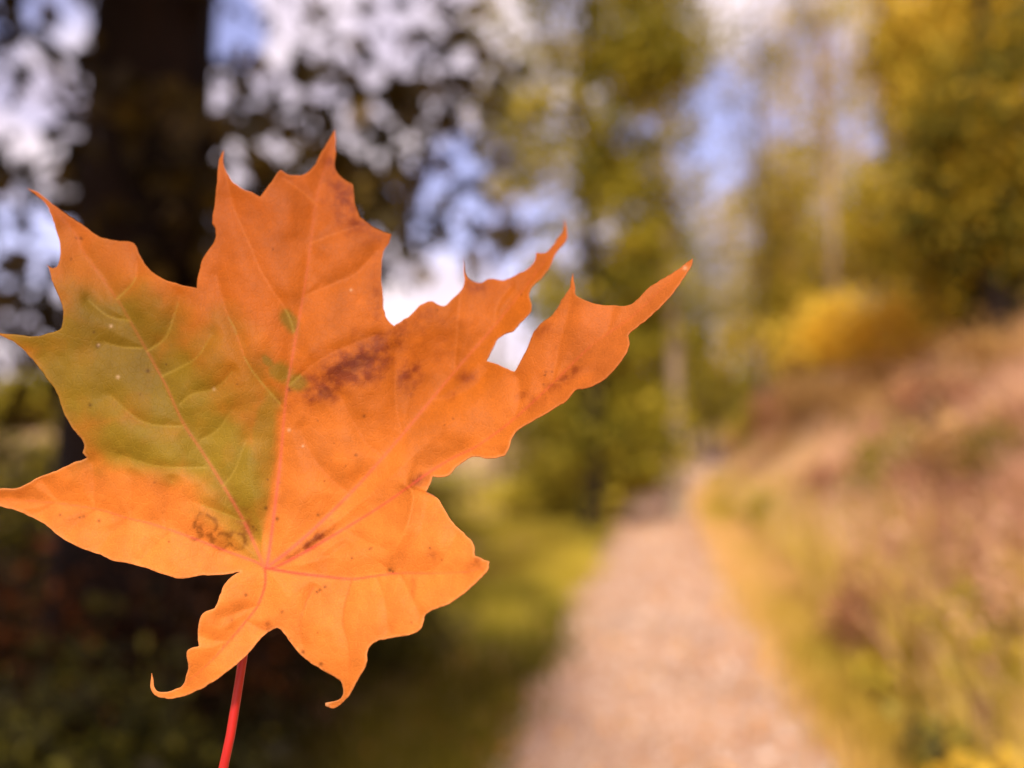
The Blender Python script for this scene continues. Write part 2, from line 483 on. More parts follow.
# shrubs along the way
x, y = at(872, 13)
tree(x, y, 2.7, .05, 'bright golden-yellow shrub on the right bank', 'shrub', 'yellow', 'bark_mid', name='shrub',
     blobs=[(-.85, -.3, 1.25, .75, .6, .42, 1), (.0, -.2, 1.6, .8, .6, .5, 1), (.95, -.1, 1.75, .8, .6, .42, 1.1), (.4, -.4, 1.1, .9, .6, .35, .6), (-.5, .2, 1.9, .4, .4, .25, .25)],
     n_clump=270, per=15, spread=.21, leaf=.12, limbs=20, tint_shift=.15)
x, y = at(965, 8.0)
bush(x, y, 1.0, .55, 'low dark shrub at the foot of the dark green tree', 'brown', 70, 26, .07)
x, y = at(606, 19)
bush(x, y, 2.4, 1.5, 'dark olive bush where the path bends', 'dark_green', 160, 26, .12, spread=.16)
x, y = at(560, 15)
bush(x, y, 2.6, 1.3, 'yellow-green bush at the far end of the left verge', 'fresh', 180, 26, .10, spread=.14)
x, y = at(770, 19)
bush(x, y, 1.6, 1.2, 'yellow-green bush right of the path bend', 'fresh', 120, 24, .12, spread=.16)
x, y = at(745, 54)
bush(x, y, 5.5, 3.6, 'green thicket closing the view at the end of the path', 'olive', 360, 24, .22, spread=.3)
x, y = at(618, 34)
bush(x, y, 5, 3.4, 'dense olive thicket left of the end of the path', 'olive', 320, 24, .22, spread=.3)
x, y = at(820, 24)
bush(x, y, 3.4, 2.4, 'tan and amber bush behind the golden-yellow shrub', 'tan', 260, 24, .16, spread=.24)
x, y = at(772, 10.5)
bush(x, y, .7, .55, 'small yellow-green bush at the foot of the right bank', 'fresh', 60, 24, .07, spread=.09)
for px, d, w_, h_, lb in [(935, 6.6, 1.0, .5, 'reddish-brown bracken clump halfway up the right bank'), (845, 9.5, 1.1, .5, 'reddish-brown bracken clump below the golden-yellow shrub'),
                          (1000, 7.6, 1.1, .6, 'reddish-brown bracken clump below the dense dark green tree'), (890, 5.2, .7, .35, 'small reddish-brown bracken clump lowest on the right bank')]:
    x, y = at(px, d)
    bush(x, y, w_, h_, lb, 'bracken', 90, 24, .06, cat='bracken', spread=.09, group='bracken clumps on the right bank', name='bracken_clump')
for px, d, w_, h_, mt, lb in [(800, 14, 1.6, .8, 'tan', 'straw-coloured bush on the crest of the bank, nearest the path bend'), (905, 10.5, 1.5, .8, 'tan', 'straw-coloured bush on the crest below the golden-yellow shrub'),
                          (1015, 8.6, 1.4, .9, 'tan', 'straw-coloured bush on the crest at the right edge'), (945, 9.4, 1.2, .6, 'bracken', 'reddish bush on the crest between two straw-coloured bushes'),
                          (985, 6.4, 1.1, .5, 'tan', 'low straw-coloured bush on the near right bank')]:
    x, y = at(px, d)
    bush(x, y, w_, h_, lb, mt, 90, 20, .075, spread=.16)
for px, d, w_, h_, mt, lb in [(752, 23, 1.9, 1.5, 'tan', 'pale straw bush nearest the far bend, on the right side of the path'), (782, 18, 1.7, 1.25, 'bracken', 'tall reddish bush on the bank close behind the path bend'),
                          (822, 15.5, 1.7, 1.3, 'tan', 'pale straw bush just below the left end of the golden-yellow shrub'), (868, 11.8, 1.3, .9, 'tan', 'pale straw bush directly below the middle of the golden-yellow shrub'),
                          (925, 7.6, 1.0, .55, 'olive', 'small green bush among the bracken in the middle of the bank')]:
    x, y = at(px, d)
    bush(x, y, w_, h_, lb, mt, 110, 20, .07 + .002 * d, spread=.20)
x, y = at(1003, 6.0)
bush(x, y, .6, .45, 'small olive bush high on the near right bank', 'olive', 50, 24, .06, spread=.09)

# dark undergrowth left of the path: separate bushes
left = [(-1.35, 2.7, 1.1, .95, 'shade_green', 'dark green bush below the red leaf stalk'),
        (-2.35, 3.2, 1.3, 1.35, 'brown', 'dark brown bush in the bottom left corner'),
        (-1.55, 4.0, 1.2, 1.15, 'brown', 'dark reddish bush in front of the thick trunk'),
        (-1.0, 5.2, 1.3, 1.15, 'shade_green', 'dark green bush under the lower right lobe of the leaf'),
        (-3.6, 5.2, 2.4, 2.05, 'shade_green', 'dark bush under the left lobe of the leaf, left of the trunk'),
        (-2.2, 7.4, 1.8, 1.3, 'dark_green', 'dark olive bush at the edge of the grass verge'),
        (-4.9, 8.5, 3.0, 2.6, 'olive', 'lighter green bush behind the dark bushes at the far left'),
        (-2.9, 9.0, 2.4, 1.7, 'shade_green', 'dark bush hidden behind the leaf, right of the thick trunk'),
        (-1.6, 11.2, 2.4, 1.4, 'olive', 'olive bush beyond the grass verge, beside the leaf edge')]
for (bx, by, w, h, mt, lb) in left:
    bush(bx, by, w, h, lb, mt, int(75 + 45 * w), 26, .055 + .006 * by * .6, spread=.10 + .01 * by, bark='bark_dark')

# broad-leaved yellow-green plants, bottom right
def plant(x, y, h, n, leaf, label, mat):
    z0 = float(ground_z(x, y)) - .01
    root = tag(empty('plant', (x, y, z0)), label, 'plant')
    V, F = [], []; LP = []
    for i in range(n):
        a = i * 2.4 + x; r_ = h * random.uniform(.15, .5)
        e = Vector((math.cos(a) * r_, math.sin(a) * r_, h * random.uniform(.6, 1)))
        pp = path_pts((0, 0, 0), e, 5, .06, i)
        tube(V, F, pp, [.004, .0035, .003, .003, .002, .002], 5)
        for k in (2, 3, 4, 5, 5):
            LP.append(tuple(pp[k] + Vector((random.uniform(-1, 1), random.uniform(-1, 1), random.uniform(-.5, .5))) * leaf * .7))
    link_mesh('stem', np_mesh('stem', V, F, smooth=True), M['bark_mid'], root)
    link_mesh('foliage', leaf_mesh('foliage', np.array(LP), leaf, RNG.uniform(.2, 1, len(LP)), flat=1.5, aspect=.75), M[mat], root)


for (px, py, d, h, n, lf, lb, mt) in [
        (1000, 660, 3.5, .42, 12, .085, 'yellow-green leafy plant at the right edge, the highest of the low plants', 'fresh'),
        (925, 690, 3.3, .36, 12, .075, 'green leafy plant between the path and the right edge', 'shade_green'),
        (955, 610, 4.2, .45, 12, .085, 'green-yellow leafy plant standing in the dry grass of the bank', 'fresh'),
        (1015, 590, 3.9, .42, 12, .08, 'olive leafy plant at the right edge, above the yellow-green one', 'olive'),
        (945, 745, 2.9, .28, 11, .07, 'orange-yellow leafy plant low beside the green plant', 'yellow'),
        (985, 730, 2.9, .34, 11, .075, 'yellow leafy plant in the bottom right corner', 'yellow'),
        (880, 650, 4.2, .34, 12, .075, 'small yellow-green plant nearest the path on the right side', 'fresh')]:
    plant(spot(px, d), d, h, n, lf, lb, mt)

# ------------------------------------------------------------------ stuff: grasses, bank growth, gravel, litter, far wood
def blades(name, X, Y, h, w, tint, mat, lean=.45):
    n = len(X)
    Z = ground_z(X, Y) - .01
    a = RNG.uniform(0, 2 * np.pi, n); b = RNG.uniform(0, 2 * np.pi, n)
    hh = h * RNG.uniform(.5, 1.3, n)
    ww = w * RNG.uniform(.6, 1.4, n)
    ld = np.stack([np.cos(b), np.sin(b), np.zeros(n)], 1) * (lean * hh * RNG.uniform(.1, 1, n))[:, None]
    B = np.stack([X, Y, Z], 1)
    s = np.stack([np.cos(a), np.sin(a), np.zeros(n)], 1) * ww[:, None] * .5
    up = np.array([0, 0, 1.]) * hh[:, None]
    v = [B - s, B + s, B + s * .8 + up * .55 + ld * .35, B - s * .8 + up * .55 + ld * .35, B + up + ld + s * .12, B + up + ld - s * .12]
    V = np.stack(v, 1).reshape(-1, 3)
    i = np.arange(n)[:, None] * 6
    F = np.concatenate([i + np.array([0, 1, 2, 3]), i + np.array([3, 2, 4, 5])])
    me = np_mesh(name, V, F, np.repeat(tint, 6))
    return link_mesh(name, me, M[mat])


# right verge, next to the path
n = 42000
Y = 1.5 + 26 * RNG.uniform(0, 1, n) ** 1.6
E = .64 + .30 * fbm(Y * 1.1, Y * 0 + 4, 61) + np.abs(RNG.normal(size=n)) * .75 - .28 * RNG.uniform(0, 1, n) ** 3
X = pathx(Y) + E
T = np.clip(fbm(X * 1.6, Y * .8, 5) * 1.7 - .15 + .4 * sstep(1.0, .6, E) + RNG.uniform(-.15, .15, n), 0, 1)
o = blades('grass', X, Y, .14 + .05 * vnoise(X * 2, Y, 4), .010 + .0009 * Y, T, 'verge')
tag(o, 'yellow-green grass along the right edge of the path', 'grass', kind='stuff')
# left verge
n = 42000
Y = 1.2 + 24 * RNG.uniform(0, 1, n) ** 1.5
E = .64 + .30 * fbm(Y * 1.1, Y * 0 + 8, 62) + np.abs(RNG.normal(size=n)) * (.5 + .11 * Y) - .28 * RNG.uniform(0, 1, n) ** 3
X = pathx(Y) - E
T = np.clip(fbm(X * 1.6, Y * .8, 15) * 1.2 - .35 + .6 * sstep(4, 8.5, Y) + RNG.uniform(-.15, .15, n), 0, 1)  # far grass tinted lighter as sunlit, near end darker as shaded
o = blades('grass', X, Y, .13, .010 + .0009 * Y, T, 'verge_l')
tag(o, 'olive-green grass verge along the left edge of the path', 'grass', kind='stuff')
# bank: dry grass and bracken
n = 110000
Y = 1.5 + 40 * RNG.uniform(0, 1, n) ** 1.5
E = 1.2 + RNG.uniform(0, 1, n) ** .8 * (3.2 + .22 * Y)
X = pathx(Y) + E
T = np.clip(fbm(X * .9, Y * .6, 25) * 1.9 - .38 + RNG.uniform(-.2, .2, n), 0, .74)
low = sstep(2.4, 1.2, E)
T = np.where(RNG.uniform(0, 1, n) < low * .8, 1.0, T)
o = blades('dry_grass', X, Y, .26 + .30 * vnoise(X * 1.1, Y * 1.1, 6), .014 + .0012 * Y, T, 'bank', .8)
tag(o, 'pinkish-tan dry grass and bracken covering the right bank', 'dry grass', kind='stuff')
# leaves of the bank growth
n = 46000
Y = 1.5 + 30 * RNG.uniform(0, 1, n) ** 1.4
E = 1.3 + RNG.uniform(0, 1, n) * (3.0 + .2 * Y)
X = pathx(Y) + E
cl = fbm(X * 1.3, Y * 1.3, 35)
keep = cl > .42
X, Y, cl = X[keep], Y[keep], cl[keep]
P = np.stack([X, Y, ground_z(X, Y) + RNG.uniform(0, 1, len(X)) * .7 * (cl - .3) * 2], 1)
T = np.clip(fbm(X * .7 + 9, Y * .7, 45) * 1.8 - .45 + RNG.uniform(-.2, .2, len(X)), 0, .75)
o = link_mesh('undergrowth', leaf_mesh('undergrowth', P, .06, T), M['bank'])
tag(o, 'reddish-brown withered undergrowth on the right bank', 'undergrowth', kind='stuff')
# left ground cover beneath the bushes
n = 30000
Y = 1.5 + 9 * RNG.uniform(0, 1, n) ** 1.2
E = 1.1 + .16 * Y + RNG.uniform(0, 1, n) * (3 + .6 * Y)
X = pathx(Y) - E
P = np.stack([X, Y, ground_z(X, Y) + RNG.uniform(0, .3, n)], 1)
T = np.clip(fbm(X * 1.2, Y * 1.2, 55) * 1.6 - .4 + RNG.uniform(-.2, .2, n), 0, 1)
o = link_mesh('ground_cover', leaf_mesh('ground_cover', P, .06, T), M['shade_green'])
tag(o, 'dark leafy ground cover beneath the bushes on the left', 'ground cover', kind='stuff')
# gravel and litter on the path
def pebbles(n):
    Y = 1.5 + 20 * RNG.uniform(0, 1, n) ** 1.7
    E = np.clip(RNG.normal(size=n) * .5, -.85, .85)
    X = pathx(Y) + E
    Z = ground_z(X, Y) + .04 * (1 - np.abs(E / .85) ** 6) + .012
    r_ = RNG.uniform(.006, .02, n)
    big = RNG.uniform(0, 1, n) < .03
    r_[big] *= 1.9
    o8 = np.array([(1, 0, 0), (0, 1, 0), (-1, 0, 0), (0, -1, 0), (0, 0, .6), (0, 0, -.6)], float)
    jit = 1 + RNG.uniform(-.3, .3, (n, 6, 1))
    V = np.stack([X, Y, Z], 1)[:, None] + o8[None] * jit * r_[:, None, None]
    f = np.array([(0, 1, 4), (1, 2, 4), (2, 3, 4), (3, 0, 4), (1, 0, 5), (2, 1, 5), (3, 2, 5), (0, 3, 5)])
    F = (np.arange(n)[:, None, None] * 6 + f[None]).reshape(-1, 3)
    return np_mesh('gravel', V.reshape(-1, 3), F, np.repeat(RNG.uniform(0, 1, n), 6))


tag(link_mesh('gravel', pebbles(9000), M['stone']), 'loose pale pebbles scattered on the path', 'gravel', kind='stuff')
n = 3600
Y = 1.6 + 20 * RNG.uniform(0, 1, n) ** 1.5
E = RNG.normal(size=n) * .95 + .15
X = pathx(Y) + E
P = np.stack([X, Y, ground_z(X, Y) + .055], 1)
o = link_mesh('leaf_litter', leaf_mesh('leaf_litter', P, .05, RNG.uniform(0, 1, n), flat=3), M['litter'])
tag(o, 'small fallen leaves scattered over the path and its edges', 'fallen leaves', kind='stuff')

# far wood beyond everything
P_, T_ = [], []
for i in range(150):
    a = RNG.uniform(-.72, .75)
    d = RNG.uniform(48, 90)
    xx = a * d
    hh = RNG.uniform(3.5, 6) + 4.0 * sstep(-.02, .35, a) * RNG.uniform(.6, 1.2)
    zz = float(ground_z(xx, d)) - (2.4 if a > .1 else 0)
    P, T, _ = clumps([(xx, d, zz + hh * .5, 2.4, 2.4, hh * .5, 1)], 16, .6, 42)
    P_.append(P); T_.append(T)
P_ = np.vstack(P_); T_ = np.concatenate(T_)
o = link_mesh('far_wood', leaf_mesh('far_wood', P_, .5, T_), M['olive'])
tag(o, 'low belt of far-off olive woodland beyond the trees', 'woodland', kind='stuff')

# ------------------------------------------------------------------ the maple leaf
OUT = [(26.7, 188), (38, 192.4), (50.8, 202.5), (66, 214), (81.3, 224), (91.4, 231.7), (101.6, 237.6), (116.8, 240.6), (133.3, 242.9),
       (137, 248.2), (139.2, 254.6), (146, 265.3), (153.6, 272.9), (165, 279.5), (180.3, 284.5), (197, 288.6),
       (196.8, 283), (198.8, 272.4), (203.1, 258.4), (208.2, 250.8), (214.2, 241.9), (215.8, 234.3), (215.3, 228), (212.3, 222.8), (214, 208.9),
       (216.4, 188.6), (217.9, 170.8), (219.4, 158), (224, 150.5),
       (223.2, 161.9), (226.2, 170.8), (232, 181), (243.5, 189), (253, 193), (259.2, 196.6), (262.5, 193.6), (270, 183.5),
       (277.8, 172.5), (280.3, 170), (285.4, 173.3), (293, 175.4), (304.4, 174), (313.3, 167), (321, 153), (328.5, 140.3), (335, 129.5), (336, 140.3),
       (335.4, 155.6), (335.4, 168.2), (338.7, 174.6), (346.3, 181), (352.7, 184.3), (354, 193.6), (355.2, 203.8), (360.3, 216.5),
       (370.5, 225.4), (383, 231.7), (391.3, 234.3), (389.5, 241.9), (384.4, 249.5), (381.9, 262.2), (381.4, 277.4), (382.6, 292.7), (384, 308.9),
       (387.9, 320.3), (394.3, 325.9), (400.6, 321.6), (410.8, 314.5), (419.7, 305.8), (431.1, 301.3), (438.7, 305), (445, 305.8), (452.7, 298.7), (460.3, 291),
       (464, 283.5), (463.6, 270.8), (463.4, 258), (466, 274.6), (471.7, 280.4), (480.6, 283), (489.5, 278.9), (504.7, 279.7), (517.4, 273.8),
       (527.6, 268.8), (534, 261.9), (536, 252.5), (545.4, 252.5), (551.7, 246.7), (558, 237.8), (563.1, 231.4), (564.6, 219),
       (567, 236.5), (561.9, 245.4), (555.5, 253), (549.2, 267), (541.6, 277.1), (532.7, 286), (528.9, 294.9), (531.4, 305), (530.6, 311.4),
       (522.5, 320.3), (513.6, 330.5), (504.7, 334.3), (498.4, 338), (492, 349.5), (486.5, 361), (497, 364.2), (509.8, 369.8), (514.9, 371.1),
       (520, 362.2), (527.6, 347), (532.7, 334.3), (540.3, 324.1), (553, 314), (563.1, 297.5), (569.5, 287.3), (572.4, 272.5),
       (574.6, 285.7), (575.9, 294.6), (584.7, 299.7), (600, 304.8), (615.2, 305.5), (626.6, 305.5), (635.5, 301), (648.2, 288.2), (666, 276.8), (681.2, 266.7),
       (692.4, 258.5), (691.4, 265.4), (685, 275.6), (676.2, 288.2), (663.5, 303.5), (645.7, 320), (633, 330.1), (627.9, 335.2), (629.4, 342.8), (625.4, 354.3),
       (615.2, 368.2), (602.5, 380.9), (584.7, 388.6), (575.9, 389.8), (567, 400), (551.7, 410), (534, 420.3), (518.7, 429.2), (512, 437), (508.5, 447.6), (504, 455.2),
       (488.7, 458.3), (473.5, 456.5), (458.2, 465.4), (448, 475.5), (439.2, 477.3), (432.3, 476), (429.8, 484.4), (426.2, 491.5),
       (437.9, 498.4), (444.3, 508.6), (453.1, 522.5), (465.8, 535.2), (473.5, 544.1), (474.7, 555.5), (481, 558), (489.5, 561.9), (486.2, 572), (473.5, 584.7),
       (453.1, 601.2), (432.8, 610.1), (425.2, 615.2), (421.4, 628), (412, 634), (400, 636.5), (387, 638.5), (373.8, 642.8), (367.4, 651.7), (366.2, 664.4), (358.5, 678.4), (350.9, 692.4),
       (341.5, 704), (333, 708.5), (325.2, 706), (325.5, 703.4), (329.3, 702.5), (338.2, 700), (342.8, 693.6), (341.3, 682.2), (337, 678.4), (323, 670.8), (307.8, 660.6), (298.9, 653), (290, 641.6),
       (282.4, 631.4), (277.3, 627.6), (269.7, 631.4), (260.8, 637.8), (251.9, 649.2), (239.2, 661.9), (221.4, 675.9), (203.6, 687.3), (183.3, 696.2),
       (168.1, 698.7), (156, 695.6), (150.3, 687.3), (151.6, 673.3), (152.8, 679), (154.3, 687.8), (160.5, 692.4), (170.6, 690.9), (183.3, 684.8), (186.4, 674.6), (187.9, 667),
       (187.1, 651.7), (191, 648), (198.6, 646.2), (198, 628.9), (201, 616.2), (206.2, 611.1), (215, 608.6), (218.9, 598.4), (224, 585.7), (231.6, 576.8), (241, 571.2),
       (223.5, 574.4), (200.6, 575.4), (180.3, 578.5), (165, 574.9), (147.3, 568.6), (127, 562.7), (114.3, 561), (101.6, 555.1), (86.3, 550), (71, 543.2),
       (58.4, 535.5), (48.2, 526.7), (35.5, 519), (15.2, 510), (0, 505.8), (-14, 498), (-1, 489.3), (15.2, 488.6), (28, 483.5), (38, 477.9), (55.9, 470.8), (71, 463.7),
       (81.3, 460), (87, 457.8), (82.5, 453), (84.3, 446.7), (82, 440), (73.6, 429.5), (63.5, 411.7), (58.4, 396.5), (53.3, 386.3), (47, 378.7),
       (38, 366), (28, 354.6), (15.2, 343.2), (5, 337.6), (-5, 333), (15.2, 334.3), (35.5, 336.3), (50.8, 332.5), (59.7, 329.2), (63.2, 320.3), (62.5, 306),
       (57, 292.7), (52, 280), (49, 269.8), (46.5, 264.5), (52, 268), (57, 266.8), (59.7, 258.4), (60.2, 244.4), (57, 231.7), (52, 216.5), (45.7, 203.8), (38, 196.2)]


def smooth_outline(pts, step=1.6, corner=52):
    P = np.array(pts, float); n = len(P)
    a = P - np.roll(P, 1, 0); b = np.roll(P, -1, 0) - P
    ang = np.degrees(np.abs((np.arctan2(b[:, 1], b[:, 0]) - np.arctan2(a[:, 1], a[:, 0]) + np.pi) % (2 * np.pi) - np.pi))
    isc = ang > corner
    out = []
    for i in range(n):
        p1, p2 = P[i], P[(i + 1) % n]
        L_ = np.linalg.norm(p2 - p1)
        t1 = (p2 - P[i - 1]) if not isc[i] else (p2 - p1)
        t2 = (P[(i + 2) % n] - p1) if not isc[(i + 1) % n] else (p2 - p1)
        t1 = t1 / (np.linalg.norm(t1) + 1e-9) * L_; t2 = t2 / (np.linalg.norm(t2) + 1e-9) * L_
        k = max(1, int(round(L_ / step)))
        for j in range(k):
            t = j / k
            h = [2 * t**3 - 3 * t**2 + 1, t**3 - 2 * t**2 + t, -2 * t**3 + 3 * t**2, t**3 - t**2]
            out.append(h[0] * p1 + h[1] * t1 + h[2] * p2 + h[3] * t2)
    return np.array(out)


MAIN = [([(265, 568), (256, 562), (228.5, 552), (190, 537), (152, 524), (127, 518), (96.5, 509), (51, 502.5), (0, 498.7)], 2.3, 'a'),
        ([(265, 568), (260, 557), (244, 521.6), (223.5, 486), (203, 453), (183, 422.5), (165, 383.8), (147, 351), (129.5, 320.3), (117, 299), (101.6, 277.4), (84, 252), (73.6, 231.7), (45, 203)], 2.9, 'b'),
        ([(265, 568), (268, 560), (275, 506), (280.5, 460), (286, 397), (293.6, 350), (299.4, 318), (305, 285), (310.8, 242), (317, 196), (328, 160), (334, 138)], 3.0, 'c'),
        ([(265, 568), (273, 563), (308.4, 534), (351.6, 492), (377, 464), (402, 435), (431, 400), (455, 371), (495, 325), (532, 278), (563, 236)], 3.2, 'd'),
        ([(265, 568), (275, 567), (303, 553), (344, 529), (377, 508.6), (407, 488), (428, 473), (453, 457.8), (478.5, 445), (515, 418), (553, 383), (592, 345), (630, 318), (660, 290), (688, 264)], 2.3, 'e'),
        ([(265, 568), (295, 573), (325, 576.5), (352, 579), (375, 576), (400, 573), (430, 573), (465, 572), (485, 566)], 2.4, 'f'),
        ([(265, 568), (265, 585), (258, 605), (247, 620), (230, 640), (215, 657), (198, 673), (178, 690)], 2.1, 'g')]
SEC = [[(352, 579), (344.6, 606), (343, 624), (348, 641.6), (349.6, 659), (349, 690)], [(313, 587), (305, 605), (300, 625), (303, 645)],
       [(142, 348), (122, 347), (104, 342)], [(147, 351), (165, 338), (175, 313), (180, 295)], [(162.5, 376), (183, 366), (198, 356), (212, 335)],
       [(180, 404), (193, 394), (216, 388), (232, 372)], [(183, 426), (165, 426), (150, 424), (134.6, 417), (110, 395)], [(200.6, 440), (218, 429.5), (232, 410)],
       [(205.7, 467.6), (178, 467.6), (152, 465), (120, 455)], [(129.5, 320.3), (108, 316), (88, 300)], [(117, 299), (135, 280), (137, 262)],
       [(284, 408), (261, 382), (247, 362), (235, 330), (226, 310), (216, 275)], [(295, 337), (287, 312), (264, 277), (248.6, 242), (233, 204), (224, 165)],
       [(304, 296), (332, 284), (355, 274), (378, 250)], [(311, 243), (337, 233), (358, 226)], [(317, 205), (300, 190), (283, 178)], [(289, 385), (320, 360), (350, 345), (375, 335)],
       [(402, 432), (397, 412), (395, 385), (396, 350)], [(381, 456), (367, 444), (352, 420), (340, 395)], [(432, 400), (450, 398), (475, 385), (487, 370)],
       [(455, 371), (456, 345), (458, 315), (463, 275)], [(495, 325), (497, 305), (510, 288)], [(351, 494), (330, 478), (312, 455), (300, 430)],
       [(132, 518), (132, 496), (132, 476)], [(96, 509), (94, 483), (92, 463)], [(167, 530), (166, 516), (169, 496), (172, 480)], [(168, 533), (152, 547), (140, 560)],
       [(128, 518), (112, 533), (100, 548)], [(96, 509), (78, 522), (66, 534)], [(60, 503), (50, 490), (42, 480)], [(55, 502), (40, 512), (30, 514)],
       [(515, 418), (520, 400), (518, 378)], [(553, 383), (558, 350), (567, 318), (572, 290)], [(592, 345), (608, 330), (612, 310)], [(553, 383), (575, 380), (595, 372)],
       [(478, 445), (492, 450), (500, 452)], [(400, 573), (408, 550), (420, 530), (425, 505)], [(400, 573), (412, 595), (420, 615)], [(430, 573), (445, 555), (455, 535)],
       [(377, 576), (385, 600), (388, 630)], [(258, 605), (238, 612), (222, 618)], [(247, 620), (258, 628), (266, 630)], [(230, 640), (213, 640), (202, 636)], [(344, 529), (365, 540), (385, 548)],
       [(223, 486), (235, 470), (246, 440)], [(244, 521), (215, 510), (190, 500)], [(325, 576), (330, 555), (345, 545)]]


def smooth_line(pts, step=3):
    P = np.array(pts, float); out = []
    for i in range(len(P) - 1):
        p0 = P[max(i - 1, 0)]; p1 = P[i]; p2 = P[i + 1]; p3 = P[min(i + 2, len(P) - 1)]
        k = max(1, int(np.linalg.norm(p2 - p1) / step))
        for j in range(k):
            t = j / k
            out.append(.5 * (2 * p1 + (p2 - p0) * t + (2 * p0 - 5 * p1 + 4 * p2 - p3) * t * t + (3 * p1 - p0 - 3 * p2 + p3) * t**3))
    out.append(P[-1])
    return np.array(out)


def line_dist(Q, pts, R_=60):
    """distance to polyline, along-param 0..1, signed side"""
    d = np.full(len(Q), 1e9); tt = np.zeros(len(Q))
    n = len(pts) - 1
    for i in range(n):
        a, b = pts[i], pts[i + 1]
        ab = b - a; L2 = (ab ** 2).sum() + 1e-9
        t = np.clip(((Q - a) @ ab) / L2, 0, 1)
        dd = np.hypot(*(Q - a - t[:, None] * ab).T)
        m = dd < d
        d[m] = dd[m]; tt[m] = (i + t[m]) / n
    return d, tt


CTRL = [(265, 568, 0), (0, 497, 3), (87, 458, 5), (5, 335, 5), (30, 190, 13), (133, 243, 14), (197, 288, 11), (150, 400, 5), (224, 152, 18),
        (335, 131, 25), (391, 234, 20), (392, 325, 11), (300, 300, 10), (464, 262, 20), (565, 235, 32), (487, 361, 13), (440, 380, 12),
        (691, 262, -1), (572, 275, 9), (600, 350, -1), (520, 420, 1), (455, 465, 4), (489, 562, -11), (440, 540, -8), (421, 628, -11),
        (350, 690, -10), (327, 706, -4), (277, 628, -5), (150, 680, -4), (200, 650, -8), (385, 575, -4), (230, 572, 1), (180, 578, -2), (330, 500, 3), (210, 480, 2)]


def tps(ctrl):
    C = np.array(ctrl, float); P = C[:, :2] / 100; n = len(C)
    def U(r): return np.where(r > 1e-9, r * r * np.log(r + 1e-12), 0)
    K = U(np.linalg.norm(P[:, None] - P[None], axis=-1)) + np.eye(n) * .15
    Q = np.hstack([np.ones((n, 1)), P])
    A = np.vstack([np.hstack([K, Q]), np.hstack([Q.T, np.zeros((3, 3))])])
    w = np.linalg.solve(A, np.concatenate([C[:, 2], np.zeros(3)]))
    def f(q):
        q = q / 100
        out = w[n] + q @ w[n + 1:]
        for i in range(n):
            out = out + w[i] * U(np.hypot(*(q - P[i]).T))
        return out
    return f


def blob(Q, cx, cy, rx, ry, ang, soft=.5, wob=.35, sc=.05, seed=0):
    a = R(ang); dx = Q[:, 0] - cx; dy = Q[:, 1] - cy
    x = (dx * math.cos(a) + dy * math.sin(a)) / rx; y = (-dx * math.sin(a) + dy * math.cos(a)) / ry
    r = np.sqrt(x * x + y * y) + (fbm(Q[:, 0] * sc, Q[:, 1] * sc, seed, 4) - .5) * 2 * wob
    return sstep(1 + soft, 1 - soft, r)


